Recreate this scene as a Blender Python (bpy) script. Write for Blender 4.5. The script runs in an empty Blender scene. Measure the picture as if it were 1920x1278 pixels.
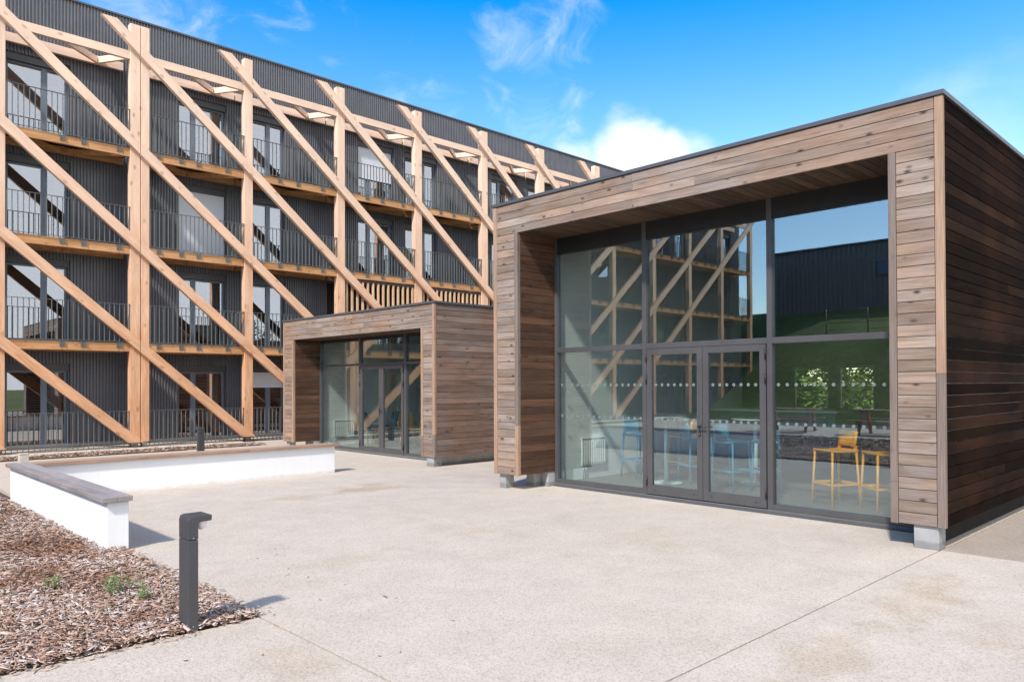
import bpy, math, random
import numpy as np
from mathutils import Matrix, Vector
random.seed(7)
rng = np.random.default_rng(7)
SC = bpy.context.scene
COL = SC.collection
R = math.radians

# ------------------------------------------------------------------ helpers
class MB:
    """collects simple shapes and links them as one mesh object"""
    def __init__(s):
        s.v = []; s.f = []; s.m = []; s.smooth = set()
    def add(s, vs, fs, mi=0, smooth=False):
        o = len(s.v)
        s.v += [tuple(p) for p in vs]
        for f in fs:
            if smooth: s.smooth.add(len(s.f))
            s.f.append(tuple(i + o for i in f)); s.m.append(mi)
        return s
    def box(s, x0, x1, y0, y1, z0, z1, mi=0):
        vs = [(x0,y0,z0),(x1,y0,z0),(x1,y1,z0),(x0,y1,z0),(x0,y0,z1),(x1,y0,z1),(x1,y1,z1),(x0,y1,z1)]
        fs = [(0,3,2,1),(4,5,6,7),(0,1,5,4),(1,2,6,5),(2,3,7,6),(3,0,4,7)]
        return s.add(vs, fs, mi)
    def bar(s, a, b, w, d, mi=0, up=(0,0,1)):
        a = Vector(a); b = Vector(b); t = (b - a).normalized(); up = Vector(up)
        if abs(t.dot(up)) > .98: up = Vector((1,0,0))
        n = t.cross(up).normalized(); m = n.cross(t)
        vs = []
        for p in (a, b):
            for i, j in ((-1,-1),(1,-1),(1,1),(-1,1)):
                vs.append(p + n * (i * w / 2) + m * (j * d / 2))
        return s.add(vs, [(3,2,1,0),(4,5,6,7),(0,1,5,4),(1,2,6,5),(2,3,7,6),(3,0,4,7)], mi)
    def tube(s, pts, r, n=8, mi=0, cap=True):
        pts = [Vector(p) for p in pts]
        rs = r if isinstance(r, (list, tuple)) else [r] * len(pts)
        vs = []; ref = None
        for i, p in enumerate(pts):
            t = (pts[min(i+1, len(pts)-1)] - pts[max(i-1, 0)]).normalized()
            if ref is None:
                ref = Vector((0,0,1)) if abs(t.z) < .9 else Vector((1,0,0))
            a = t.cross(ref).normalized(); b = t.cross(a); ref = b.cross(t) if b.length else ref
            ref = Vector((0,0,1)) if abs(t.z) < .9 else Vector((1,0,0))
            for k in range(n):
                an = 2 * math.pi * k / n
                vs.append(p + (a * math.cos(an) + b * math.sin(an)) * rs[i])
        fs = []
        for i in range(len(pts)-1):
            for k in range(n):
                fs.append((i*n+k, i*n+(k+1)%n, (i+1)*n+(k+1)%n, (i+1)*n+k))
        s.add(vs, fs, mi, True)
        if cap:
            o = len(s.v) - len(vs)
            s.f.append(tuple(o + k for k in range(n-1, -1, -1))); s.m.append(mi)
            s.f.append(tuple(o + (len(pts)-1)*n + k for k in range(n))); s.m.append(mi)
        return s
    def prism(s, poly, axis, a, b, mi=0):
        """poly of 2-D points in the plane across axis, extruded a..b"""
        def P(u, v, w):
            return {'x': (w,u,v), 'y': (u,w,v), 'z': (u,v,w)}[axis]
        n = len(poly)
        vs = [P(u,v,a) for u,v in poly] + [P(u,v,b) for u,v in poly]
        fs = [tuple(range(n)), tuple(range(2*n-1, n-1, -1))]
        fs += [(i, i+n, (i+1)%n+n, (i+1)%n) for i in range(n)]
        return s.add(vs, fs, mi)
    def disc(s, c, r, axis, h, n=16, mi=0):
        poly = [(r*math.cos(2*math.pi*k/n), r*math.sin(2*math.pi*k/n)) for k in range(n)]
        cx, cy, cz = c
        if axis == 'x': return s.prism([(cy+u, cz+v) for u,v in poly], 'x', cx, cx+h, mi)
        if axis == 'y': return s.prism([(cx+u, cz+v) for u,v in poly], 'y', cy, cy+h, mi)
        return s.prism([(cx+u, cy+v) for u,v in poly], 'z', cz, cz+h, mi)
    def build(s, name, mat, parent=None, loc=None, bevel=0, fix=True):
        me = bpy.data.meshes.new(name)
        me.from_pydata(s.v, [], s.f)
        mats = mat if isinstance(mat, (list, tuple)) else [mat]
        for q in mats: me.materials.append(q)
        if len(mats) > 1: me.polygons.foreach_set('material_index', s.m)
        if s.smooth:
            sm = [i in s.smooth for i in range(len(s.f))]
            me.polygons.foreach_set('use_smooth', sm)
        if fix:
            import bmesh
            bm = bmesh.new(); bm.from_mesh(me)
            bmesh.ops.recalc_face_normals(bm, faces=bm.faces); bm.to_mesh(me); bm.free()
        me.update()
        o = bpy.data.objects.new(name, me); COL.objects.link(o)
        if parent: o.parent = parent
        if loc: o.location = loc
        if bevel:
            b = o.modifiers.new('bevel', 'BEVEL'); b.width = bevel; b.segments = 2; b.limit_method = 'ANGLE'
        return o

def tag(o, label=None, cat=None, group=None, kind=None):
    if label: o['label'] = label
    if cat: o['category'] = cat
    if group: o['group'] = group
    if kind: o['kind'] = kind
    return o
def thing(name, label, cat, loc=(0,0,0), rz=0, group=None):
    o = bpy.data.objects.new(name, None); COL.objects.link(o)
    o.location = loc; o.rotation_euler = (0,0,rz); o.empty_display_size = .2
    return tag(o, label, cat, group)
def copy_tree(o, parent=None):
    c = o.copy(); COL.objects.link(c)
    if parent: c.parent = parent
    for ch in [x for x in COL.objects if x.parent == o]: copy_tree(ch, c)
    return c

# ------------------------------------------------------------------ materials
class NT:
    def __init__(s, name):
        s.mat = bpy.data.materials.new(name); s.mat.use_nodes = True
        s.t = s.mat.node_tree; s.t.nodes.clear()
        s.out = s.n('ShaderNodeOutputMaterial')
    def n(s, ty, **kw):
        nd = s.t.nodes.new(ty)
        for k, v in kw.items(): setattr(nd, k, v)
        return nd
    def l(s, a, b): s.t.links.new(a, b)
    def val(s, sock, v):
        if hasattr(v, 'is_linked') or hasattr(v, 'node'): s.l(v, sock)
        else: sock.default_value = v
    def math(s, op, a, b=None, clamp=False):
        nd = s.n('ShaderNodeMath', operation=op); nd.use_clamp = clamp
        s.val(nd.inputs[0], a)
        if b is not None: s.val(nd.inputs[1], b)
        return nd.outputs[0]
    def vmath(s, op, a, b):
        nd = s.n('ShaderNodeVectorMath', operation=op)
        s.val(nd.inputs[0], a); s.val(nd.inputs[1], b)
        return nd.outputs[0]
    def noise(s, vec, scale, detail=3, rough=.55, dist=0):
        nd = s.n('ShaderNodeTexNoise'); s.l(vec, nd.inputs['Vector'])
        nd.inputs['Scale'].default_value = scale; nd.inputs['Detail'].default_value = detail
        nd.inputs['Roughness'].default_value = rough; nd.inputs['Distortion'].default_value = dist
        return nd.outputs['Fac']
    def ramp(s, fac, stops, interp='LINEAR'):
        nd = s.n('ShaderNodeValToRGB'); s.l(fac, nd.inputs[0]); cr = nd.color_ramp; cr.interpolation = interp
        while len(cr.elements) < len(stops): cr.elements.new(.5)
        for e, (p, c) in zip(cr.elements, stops):
            e.position = p; e.color = (*c, 1) if len(c) == 3 else c
        return nd.outputs[0]
    def mix(s, fac, a, b, blend='MIX'):
        nd = s.n('ShaderNodeMix', data_type='RGBA', blend_type=blend)
        s.val(nd.inputs['Factor'], fac)
        for k, v in (('A', a), ('B', b)):
            sock = [i for i in nd.inputs if i.name == k and i.type == 'RGBA'][0]
            if hasattr(v, 'node'): s.l(v, sock)
            else: sock.default_value = (*v, 1)
        return [o for o in nd.outputs if o.type == 'RGBA'][0]
    def coord(s): return s.n('ShaderNodeTexCoord').outputs['Object']
    def island(s): return s.n('ShaderNodeNewGeometry').outputs['Random Per Island']
    def bump(s, h, strength, dist=.01):
        nd = s.n('ShaderNodeBump'); s.l(h, nd.inputs['Height'])
        nd.inputs['Strength'].default_value = strength; nd.inputs['Distance'].default_value = dist
        return nd.outputs[0]
    def bsdf(s, col, rough=.6, normal=None, metal=0, spec=.5):
        b = s.n('ShaderNodeBsdfPrincipled')
        s.val(b.inputs['Base Color'], col if hasattr(col, 'node') else (*col, 1))
        s.val(b.inputs['Roughness'], rough); b.inputs['Metallic'].default_value = metal
        b.inputs['Specular IOR Level'].default_value = spec
        if normal: s.l(normal, b.inputs['Normal'])
        s.l(b.outputs[0], s.out.inputs[0])
        return s.mat

def plain(name, col, rough=.5, metal=0, spec=.5, var=.12, scale=3.):
    t = NT(name); c = t.coord()
    n = t.noise(c, scale, 4)
    k = t.ramp(n, [(.3, (1-var,)*3), (.7, (1+var*.5,)*3)])
    return t.bsdf(t.mix(1., (*col,), k, 'MULTIPLY'), rough, None, metal, spec)

def wood(name, axis, lo, hi, grey=(.3,.28,.27), greyamt=.4, knots=.5, tone=(.72,1.2), rough=.75, across=9., spec=.25, redpatch=None, bleach=None, streak=.12, kn=1.):
    """boards / beams with the grain running along one axis; every loose board gets its own tone"""
    t = NT(name); co = t.coord(); isl = t.island()
    off = t.n('ShaderNodeCombineXYZ')
    t.l(t.math('MULTIPLY', isl, 37.), off.inputs[0]); t.l(t.math('MULTIPLY', isl, 91.), off.inputs[1]); t.l(t.math('MULTIPLY', isl, 53.), off.inputs[2])
    p = t.vmath('ADD', co, off.outputs[0])
    i = 'xyz'.index(axis)
    def st(al, ac):
        v = [ac, ac, ac]; v[i] = al
        return t.vmath('MULTIPLY', p, tuple(v))
    g1 = t.noise(st(.9, across), 1., 5, .6, .6)
    g2 = t.noise(st(3., 130.), 1., 3, .6)
    g3 = t.noise(st(1.3, 3.5), 1., 3)
    col = t.ramp(g1, [(.28, lo), (.72, hi)])
    col = t.mix(t.math('MULTIPLY', t.ramp(g3, [(.42, (0,)*3), (.62, (1,)*3)]), greyamt), col, grey)
    if redpatch:
        g4 = t.noise(t.vmath('MULTIPLY', co, (.7,.7,.7)), 1., 2)
        col = t.mix(t.math('MULTIPLY', t.ramp(g4, [(.45, (0,)*3), (.65, (1,)*3)]), .55), col, redpatch)
    fine = t.ramp(g2, [(.3, (.70,)*3), (.65, (1.1,)*3)])
    col = t.mix(1., col, fine, 'MULTIPLY')
    g5 = t.noise(st(1.6, 17.), 1., 4, .65, .4)
    col = t.mix(t.math('MULTIPLY', t.ramp(g5, [(.56, (0,)*3), (.70, (1,)*3)]), streak), col, tuple(q*.5 for q in lo))
    if bleach:                                   # the exposed top of the frame has weathered paler than the sheltered foot
        sp = t.n('ShaderNodeSeparateXYZ'); t.l(t.n('ShaderNodeNewGeometry').outputs['Position'], sp.inputs[0])
        bz = t.math('ADD', sp.outputs[2], t.math('MULTIPLY', t.math('SUBTRACT', g3, .5), 3.))
        mr = t.n('ShaderNodeMapRange'); t.l(bz, mr.inputs[0]); mr.inputs[1].default_value = 2.; mr.inputs[2].default_value = 9.
        col = t.mix(t.math('MULTIPLY', mr.outputs[0], .75), col, t.mix(1., bleach, t.ramp(g1, [(.3, (.88,)*3), (.7, (1.06,)*3)]), 'MULTIPLY'))
    iso = t.math('FRACT', t.math('MULTIPLY', isl, 7.31))
    tn = t.n('ShaderNodeMapRange'); t.l(iso, tn.inputs[0]); tn.inputs[3].default_value = tone[0]; tn.inputs[4].default_value = tone[1]
    col = t.mix(1., col, tn.outputs[0], 'MULTIPLY')
    if knots:
        v = t.n('ShaderNodeTexVoronoi'); v.inputs['Scale'].default_value = 1.; v.inputs['Randomness'].default_value = 1.
        t.l(st(4.2*kn, 7.5*kn), v.inputs['Vector'])
        wob = t.math('ADD', v.outputs['Distance'], t.math('MULTIPLY', t.math('SUBTRACT', g1, .5), .10))
        kf = t.ramp(wob, [(.055, (1,)*3), (.095, (.7,)*3), (.2, (0,)*3)])
        col = t.mix(t.math('MULTIPLY', kf, knots), col, tuple(q*.28 for q in lo))
    h = t.math('ADD', g2, t.math('MULTIPLY', g1, .6))
    return t.bsdf(col, rough, t.bump(h, .22, .004), 0, spec)

def metal_paint(name, col, rough=.4, spec=.5):
    t = NT(name); c = t.coord()
    n = t.noise(c, 2.2, 4); r = t.ramp(t.noise(c, 9., 3), [(.3, (rough-.06,)*3), (.7, (rough+.1,)*3)])
    k = t.ramp(n, [(.3, (.88,)*3), (.7, (1.08,)*3)])
    return t.bsdf(t.mix(1., col, k, 'MULTIPLY'), r, None, 0, spec)

def glass(name, tint, refl, rough=0., gcol=(.95,.96,1,1)):
    t = NT(name)
    lw = t.n('ShaderNodeLayerWeight'); lw.inputs['Blend'].default_value = .5
    sch = t.math('POWER', lw.outputs['Facing'], 4.)
    fac = t.math('ADD', t.math('MULTIPLY', sch, 1-refl), refl, True)
    g = t.n('ShaderNodeBsdfGlossy'); g.inputs['Roughness'].default_value = rough; g.inputs['Color'].default_value = gcol
    # slightly wavy double glazing
    co = t.coord(); w = t.noise(co, .9, 2)
    t.l(t.bump(w, .02, .02), g.inputs['Normal'])
    tr = t.n('ShaderNodeBsdfTransparent'); tr.inputs['Color'].default_value = (*tint, 1)
    m = t.n('ShaderNodeMixShader'); t.l(fac, m.inputs[0]); t.l(tr.outputs[0], m.inputs[1]); t.l(g.outputs[0], m.inputs[2])
    t.l(m.outputs[0], t.out.inputs[0])
    return t.mat

def concrete(name, base, tan, tanamt=.6, speck=.35, stains=()):
    t = NT(name); c = t.coord()
    big = t.noise(c, .55, 4, .55); mid = t.noise(c, 2.4, 4, .6); fin = t.noise(c, 60., 3, .7)
    col = t.mix(t.math('MULTIPLY', t.ramp(big, [(.5, (0,)*3), (.72, (1,)*3)]), tanamt), base, tan)
    for sx, sy, rx, ry, am in stains:             # rusty water marks where puddles dry out
        d = t.vmath('MULTIPLY', t.vmath('SUBTRACT', c, (sx, sy, 0.)), (1/rx, 1/ry, 0.))
        ln = t.n('ShaderNodeVectorMath', operation='LENGTH'); t.l(d, ln.inputs[0])
        q = t.math('ADD', ln.outputs['Value'], t.math('MULTIPLY', t.math('SUBTRACT', mid, .5), 2.4))
        col = t.mix(t.math('MULTIPLY', t.ramp(q, [(.35, (1,)*3), (1., (0,)*3)]), am), col, tuple(x_*y_ for x_, y_ in zip(base, (.82,.72,.58))))
    col = t.mix(1., col, t.ramp(mid, [(.3, (.92,)*3), (.7, (1.05,)*3)]), 'MULTIPLY')
    v = t.n('ShaderNodeTexVoronoi'); v.inputs['Scale'].default_value = 95.; t.l(c, v.inputs['Vector'])
    peb = t.ramp(v.outputs['Color'], [(0., (1-speck,1-speck*1.05,1-speck*1.15)), (.5, (1,1,1)), (1., (1.12,1.08,1.0))])
    col = t.mix(1., col, peb, 'MULTIPLY')
    v2 = t.n('ShaderNodeTexVoronoi'); v2.inputs['Scale'].default_value = 21.; t.l(c, v2.inputs['Vector'])
    dk = t.ramp(v2.outputs['Distance'], [(.03, (.62,.5,.4)), (.12, (1,1,1))])
    col = t.mix(.6, col, t.mix(1., col, dk, 'MULTIPLY'))
    h = t.math('ADD', v.outputs['Distance'], t.math('MULTIPLY', fin, .6))
    return t.bsdf(col, .85, t.bump(h, .3, .006), 0, .25)

M = {}
M['front_boards'] = wood('weathered boards along y', 'y', (.165,.113,.08), (.41,.305,.23), (.33,.29,.262), .6, .95, (.74,1.18), redpatch=(.34,.205,.13), streak=.34)
M['side_boards_shade'] = wood('shade toned boards along x', 'x', (.0085,.0044,.0031), (.025,.0135,.0092), (.022,.0152,.0115), .4, .5, (.5,1.5), .85, spec=.02, redpatch=(.042,.018,.010))  # shade on the near side wall is put into this dark board colour
M['side_boards'] = wood('brown boards along x', 'x', (.14,.09,.066), (.36,.25,.19), (.28,.235,.205), .5, .9, (.7,1.2), .7, redpatch=(.28,.14,.08), streak=.36)
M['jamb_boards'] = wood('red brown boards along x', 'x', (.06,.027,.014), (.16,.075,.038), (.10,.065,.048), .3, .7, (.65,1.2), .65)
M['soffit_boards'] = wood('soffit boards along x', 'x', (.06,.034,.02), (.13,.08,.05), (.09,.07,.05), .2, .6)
M['trim_warm'] = wood('warm trim along z', 'z', (.33,.195,.122), (.47,.31,.205), (.37,.285,.225), .25, .35, (.9,1.1), across=14.)
M['trim_grey'] = wood('grey trim along z', 'z', (.17,.125,.10), (.27,.205,.165), (.22,.185,.16), .4, .3, (.9,1.1), across=14.)
M['timber_z'] = wood('larch post along z', 'z', (.60,.285,.14), (.88,.50,.285), (.74,.48,.30), .3, .5, (.9,1.1), .65, kn=.55, across=7., bleach=(.96,.73,.575))
M['timber_x'] = wood('larch beam along x', 'x', (.60,.285,.14), (.88,.50,.285), (.74,.48,.30), .3, .5, (.9,1.1), .65, kn=.55, across=7., bleach=(.96,.73,.575))
M['timber_deck'] = wood('orange larch beam along x', 'x', (.50,.22,.085), (.78,.43,.20), (.6,.34,.17), .2, .6, (.85,1.1), .6, across=7.)
M['slat'] = wood('larch slat along z', 'z', (.56,.33,.18), (.80,.53,.32), (.66,.5,.36), .3, .4, (.9,1.1), across=12.)
M['cap_grey'] = wood('grey cap along y', 'y', (.24,.2,.19), (.36,.31,.295), (.38,.35,.345), .5, .3, (.9,1.1), .6, across=8.)
M['cap_red'] = wood('reddish cap along x', 'x', (.33,.19,.125), (.48,.31,.22), (.42,.32,.26), .4, .3, (.9,1.1), .6, across=8.)
M['cladding'] = metal_paint('anthracite cladding', (.135,.136,.152), .36, .6)
M['coping'] = metal_paint('dark coping', (.082,.082,.088), .4)
M['frame'] = metal_paint('brown grey aluminium', (.075,.072,.072), .38)
M['header'] = metal_paint('shade toned header', (.022,.022,.023), .5, .3)  # shadow under the soffit is put into the header colour
M['win_frame'] = metal_paint('blue grey aluminium', (.16,.19,.24), .35)
M['rail'] = metal_paint('dark green grey rail', (.125,.13,.12), .42)
M['black'] = metal_paint('black metal', (.015,.015,.016), .4)
M['steel'] = plain('steel', (.5,.5,.5), .35, 1.)
M['glass'] = glass('shop glass', (.94,.98,.96), .185, 0., (.80,.92,.98,1))
M['win_glass'] = glass('window glass', (.74,.78,.82), .33)
M['dots'] = plain('frosted dots', (.15,.18,.17), .6)
def render_white():
    t = NT('white render'); c = t.coord(); n = t.noise(c, 1.2, 4); sp = t.n('ShaderNodeSeparateXYZ'); t.l(c, sp.inputs[0])
    col = t.mix(1., (.82,.82,.815), t.ramp(n, [(.3, (.96,)*3), (.7, (1.02,)*3)]), 'MULTIPLY')
    z = t.math('ADD', sp.outputs[2], t.math('MULTIPLY', t.math('SUBTRACT', t.noise(c, 7., 4, .7), .5), .12))
    col = t.mix(t.math('MULTIPLY', t.ramp(z, [(.0, (1,)*3), (.055, (0,)*3)]), .4), col, (.46,.40,.33))   # earth splashed on the foot
    v = t.vmath('MULTIPLY', c, (26., 26., .8)); st = t.ramp(t.noise(v, 1., 2), [(.60, (0,)*3), (.75, (1,)*3)])
    col = t.mix(t.math('MULTIPLY', st, .10), col, (.5,.47,.42))                                          # drips below the cap
    return t.bsdf(col, .85, t.bump(t.noise(c, 180., 2), .12, .003), 0, .2)
M['white_wall'] = render_white()
M['int_white'] = plain('interior white', (.78,.80,.77), .8, 0, .2, .03)
M['int_floor'] = plain('interior floor', (.15,.155,.14), .4, 0, .4, .12, 1.5)
M['int_grey'] = plain('interior grey', (.055,.062,.064), .8, 0, .2, .05)
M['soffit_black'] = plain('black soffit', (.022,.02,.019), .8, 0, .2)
M['dark_int'] = plain('dark room', (.035,.037,.042), .8)
M['curtain'] = plain('curtain', (.55,.58,.55), .8)
M['shutter'] = plain('white shutter', (.72,.74,.80), .5, 0, .4, .04)
def plinthmat():
    t = NT('plinth concrete'); c = t.coord(); n = t.noise(c, 7., 4); sp = t.n('ShaderNodeSeparateXYZ'); t.l(c, sp.inputs[0])
    col = t.mix(1., (.36,.355,.345), t.ramp(n, [(.3, (.82,)*3), (.7, (1.06,)*3)]), 'MULTIPLY')
    z = t.math('ADD', sp.outputs[2], t.math('MULTIPLY', t.math('SUBTRACT', n, .5), .05))
    col = t.mix(t.ramp(z, [(.06, (.6,)*3), (.085, (0,)*3)]), col, (.16,.155,.14))      # tide mark left by standing water
    return t.bsdf(col, .85, t.bump(t.noise(c, 60., 3), .2, .004), 0, .2)
M['plinth'] = plinthmat()
M['plinth_shade'] = plain('shade toned plinth', (.03,.027,.025), .9, 0, .1, .2, 7.)  # concrete in shade, painted as a dark plinth colour
M['pavement'] = concrete('light aggregate concrete', (.505,.435,.362), (.45,.38,.30), .45, .3, ((6.4,9.85,.6,.5,.75),(5.0,9.8,.7,.35,.3),(3.6,6.0,.7,.3,.22),(6.2,1.9,.95,.32,.55),(4.4,1.9,.85,.25,.42),(5.5,1.2,.45,.4,.3),(6.4,4.5,.4,.8,.25),(2.1,3.95,.3,.5,.35),(5.4,6.3,.4,.6,.2)))
M['pavement_shade'] = concrete('shade toned aggregate concrete', (.33,.275,.225), (.27,.21,.155), .6)  # ground shade right of the large pavilion, painted as a darker slab
M['path'] = concrete('pale path', (.58,.505,.425), (.5,.42,.33), .3)
M['yellow'] = plain('yellow plastic', (.85,.37,.015), .4, 0, .5, .04)
M['blue'] = plain('teal plastic', (.05,.27,.40), .4, 0, .5, .04)
M['teal'] = plain('teal shell', (.012,.16,.21), .45, 0, .5, .05)
M['leg_wood'] = wood('chair leg wood', 'z', (.45,.28,.14), (.62,.42,.24), (.5,.4,.3), .1, 0, (.95,1.05))
M['pale_metal'] = plain('pale metal', (.62,.72,.72), .4)
M['counter'] = plain('blue counter', (.06,.115,.2), .5)
M['rust'] = plain('rust brown', (.28,.075,.03), .6)
M['bollard'] = metal_paint('bollard paint', (.055,.056,.06), .42)
M['lens'] = plain('lens', (.78,.74,.76), .25)
M['beige'] = plain('beige stone', (.5,.44,.38), .8, 0, .2, .15, 12.)
M['soil'] = plain('soil', (.10,.07,.05), .95, 0, .1, .3, 8.)
M['gravel'] = concrete('dark gravel', (.16,.15,.145), (.11,.1,.095), .5, .7)
def grassmat():
    t = NT('grass'); c = t.coord()
    a = t.noise(c, .12, 4); b = t.noise(c, 3., 5, .7)
    col = t.ramp(a, [(.35, (.062,.09,.026)), (.65, (.15,.17,.052))])
    col = t.mix(1., col, t.ramp(b, [(.3, (.6,)*3), (.7, (1.25,)*3)]), 'MULTIPLY')
    return t.bsdf(col, .9, t.bump(b, .8, .08), 0, .15)
M['grass'] = grassmat()
def chipmat():
    t = NT('bark chips'); i = t.island(); c = t.coord()
    col = t.ramp(i, [(0., (.15,.085,.06)), (.12, (.31,.175,.115)), (.36, (.49,.32,.225)), (.64, (.58,.43,.345)), (.88, (.61,.51,.455)), (1., (.64,.575,.545))])
    f = t.noise(c, 120., 2)
    col = t.mix(1., col, t.ramp(f, [(.3, (.75,)*3), (.7, (1.1,)*3)]), 'MULTIPLY')
    w = t.noise(c, .9, 3, .5)
    col = t.mix(1., col, t.ramp(w, [(.34, (.66,.52,.44)), (.48, (1,1,1))]), 'MULTIPLY')
    return t.bsdf(col, .85, None, 0, .2)
M['chips'] = chipmat()
def leafmat(name, a, b):
    t = NT(name); i = t.island()
    col = t.ramp(i, [(0., a), (1., b)])
    return t.bsdf(col, .55, None, 0, .3)
M['leaf_dark'] = leafmat('dark leaves', (.03,.085,.018), (.075,.16,.03))
M['leaf_light'] = leafmat('light leaves', (.07,.14,.02), (.17,.22,.045))
M['weed'] = leafmat('weed leaves', (.12,.19,.06), (.24,.30,.12))
M['bark'] = plain('trunk bark', (.12,.09,.065), .9, 0, .1, .3, 15.)

# ------------------------------------------------------------------ camera
f_px, yaw, pitch, roll, cyp = 1407.65285, .764399955, .00908971949, -.00379581351, 706.042623
fw = Vector((math.sin(yaw)*math.cos(pitch), math.cos(yaw)*math.cos(pitch), math.sin(pitch)))
rt = Vector((math.cos(yaw), -math.sin(yaw), 0)); up = rt.cross(fw)
r2 = math.cos(roll)*rt + math.sin(roll)*up; u2 = -math.sin(roll)*rt + math.cos(roll)*up
cam = bpy.data.cameras.new('camera'); co = bpy.data.objects.new('camera', cam); COL.objects.link(co)
mw = Matrix((r2, u2, -fw)).transposed().to_4x4(); mw.translation = Vector((0,0,1.6)); co.matrix_world = mw
cam.sensor_width = 36; cam.lens = f_px/1920*36; cam.shift_y = (cyp-639)/1920; cam.clip_end = 2000; cam.clip_start = .05
SC.camera = co

# ------------------------------------------------------------------ light
S_Y = .40                                    # sideways drift of the sun rays per metre along x
sun_to = Vector((-1, -S_Y, 1.09)).normalized()
el = math.asin(sun_to.z); az = math.atan2(sun_to.x, sun_to.y)    # clockwise from +y
sl = bpy.data.lights.new('sun', 'SUN'); sl.energy = 2.75; sl.angle = R(3.0); sl.color = (1, .955, .89)
so = bpy.data.objects.new('sun', sl); COL.objects.link(so); so.rotation_euler = sun_to.to_track_quat('Z', 'Y').to_euler(); so.location = (-20,-10,25)
w = bpy.data.worlds.new('World'); SC.world = w; w.use_nodes = True
nt = w.node_tree; nt.nodes.clear()
def wn(ty, **kw):
    nd = nt.nodes.new(ty)
    for k, v in kw.items(): setattr(nd, k, v)
    return nd
L = nt.links.new
sky = wn('ShaderNodeTexSky', sky_type='NISHITA'); sky.sun_disc = False
sky.sun_elevation = el; sky.sun_rotation = az; sky.altitude = 600; sky.air_density = 1.; sky.dust_density = 1.0; sky.ozone_density = .8
tc = wn('ShaderNodeTexCoord')
def wmath(op, a, b=None, clamp=False):
    nd = wn('ShaderNodeMath', operation=op); nd.use_clamp = clamp
    for i, q in enumerate((a, b)):
        if q is None: continue
        if hasattr(q, 'node'): L(q, nd.inputs[i])
        else: nd.inputs[i].default_value = q
    return nd.outputs[0]
def wramp(fac, p0, p1):
    nd = wn('ShaderNodeMapRange'); nd.interpolation_type = 'SMOOTHSTEP'; L(fac, nd.inputs[0])
    nd.inputs[1].default_value = p0; nd.inputs[2].default_value = p1
    return nd.outputs[0]
def sky_dir(x, y):
    return (fw*f_px + r2*(x-960) - u2*(y-cyp)).normalized()
def wnoise(scale, detail, rough, dist, stretch):
    mp = wn('ShaderNodeMapping'); mp.inputs['Scale'].default_value = stretch; L(tc.outputs['Generated'], mp.inputs[0])
    nd = wn('ShaderNodeTexNoise'); L(mp.outputs[0], nd.inputs['Vector'])
    nd.inputs['Scale'].default_value = scale; nd.inputs['Detail'].default_value = detail
    nd.inputs['Roughness'].default_value = rough; nd.inputs['Distortion'].default_value = dist
    return nd.outputs['Fac']
n_puff = wnoise(9., 7, .52, .25, (1,1,1.8)); n_wisp = wnoise(13., 8, .62, .7, (1,1,1.5))
def bank(d, r_in, r_out):
    nd = wn('ShaderNodeVectorMath', operation='DOT_PRODUCT'); L(tc.outputs['Generated'], nd.inputs[0]); nd.inputs[1].default_value = d
    return wramp(nd.outputs['Value'], math.cos(R(r_out)), math.cos(R(r_in)))
mask = None
for (px, py, ri, ro, amp, kind) in ((1180,300,1.5,4.4,.50,'p'),(1170,250,.6,2.6,.36,'p'),(1240,310,.8,3.6,.45,'p'),(1090,320,.5,3.6,.42,'p'),(1310,285,.2,2.0,.30,'p'),(1130,280,.8,3.6,.26,'p'),(1290,310,.6,3.5,.30,'p'),
        (1000,75,1.5,6.,.27,'w'),(1000,180,1.5,5.5,.26,'w'),(300,10,1.,6.,.25,'w'),(560,80,1.,5.,.16,'w'),(800,170,1.,5.,.16,'w'),(930,120,.5,2.4,.25,'w')):
    b0 = bank(tuple(sky_dir(px, py)), ri, ro); b = wmath('MULTIPLY', b0, amp); edge = wmath('MULTIPLY', b0, 3., True)
    if kind == 'p': c = wmath('MULTIPLY', wramp(wmath('ADD', n_puff, b), .60, 1.10), edge)
    else: c = wmath('MULTIPLY', wramp(wmath('ADD', n_wisp, b), .60, 1.16), wmath('MULTIPLY', edge, .55))
    mask = c if mask is None else wmath('MAXIMUM', mask, c)
n_big = wnoise(2.2, 6, .55, .3, (1,1,1.6))
for d, ri, ro, amp in (((.35,-.85,.38), 8., 66., .72), ((.75,-.6,.3), 6., 34., .55)):        # unseen cloud added behind and right of the camera for white fill
    c = wmath('MULTIPLY', wramp(wmath('ADD', n_big, wmath('MULTIPLY', bank(tuple(Vector(d).normalized()), ri, ro), amp)), .60, 1.0), .95)
    mask = wmath('MAXIMUM', mask, c)
hs = wn('ShaderNodeHueSaturation')
sz = wn('ShaderNodeSeparateXYZ'); L(tc.outputs['Generated'], sz.inputs[0])
sm_ = wn('ShaderNodeMapRange'); L(sz.outputs[2], sm_.inputs[0]); sm_.inputs[1].default_value = .2; sm_.inputs[2].default_value = .46; sm_.inputs[3].default_value = 1.18; sm_.inputs[4].default_value = 1.56
L(sm_.outputs[0], hs.inputs['Saturation'])
hs.inputs['Hue'].default_value = .5; hs.inputs['Value'].default_value = 1.15; L(sky.outputs[0], hs.inputs['Color'])
mx = wn('ShaderNodeMix', data_type='RGBA'); L(mask, mx.inputs['Factor']); L(hs.outputs[0], mx.inputs[6]); mx.inputs[7].default_value = (4.7, 4.82, 4.95, 1)
bg = wn('ShaderNodeBackground'); bg.inputs['Strength'].default_value = .15; L(mx.outputs[2], bg.inputs['Color'])
wo = wn('ShaderNodeOutputWorld'); L(bg.outputs[0], wo.inputs[0])
SC.view_settings.view_transform = 'Standard'; SC.view_settings.look = 'None'; SC.view_settings.gamma = 1; SC.view_settings.exposure = .86
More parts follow.
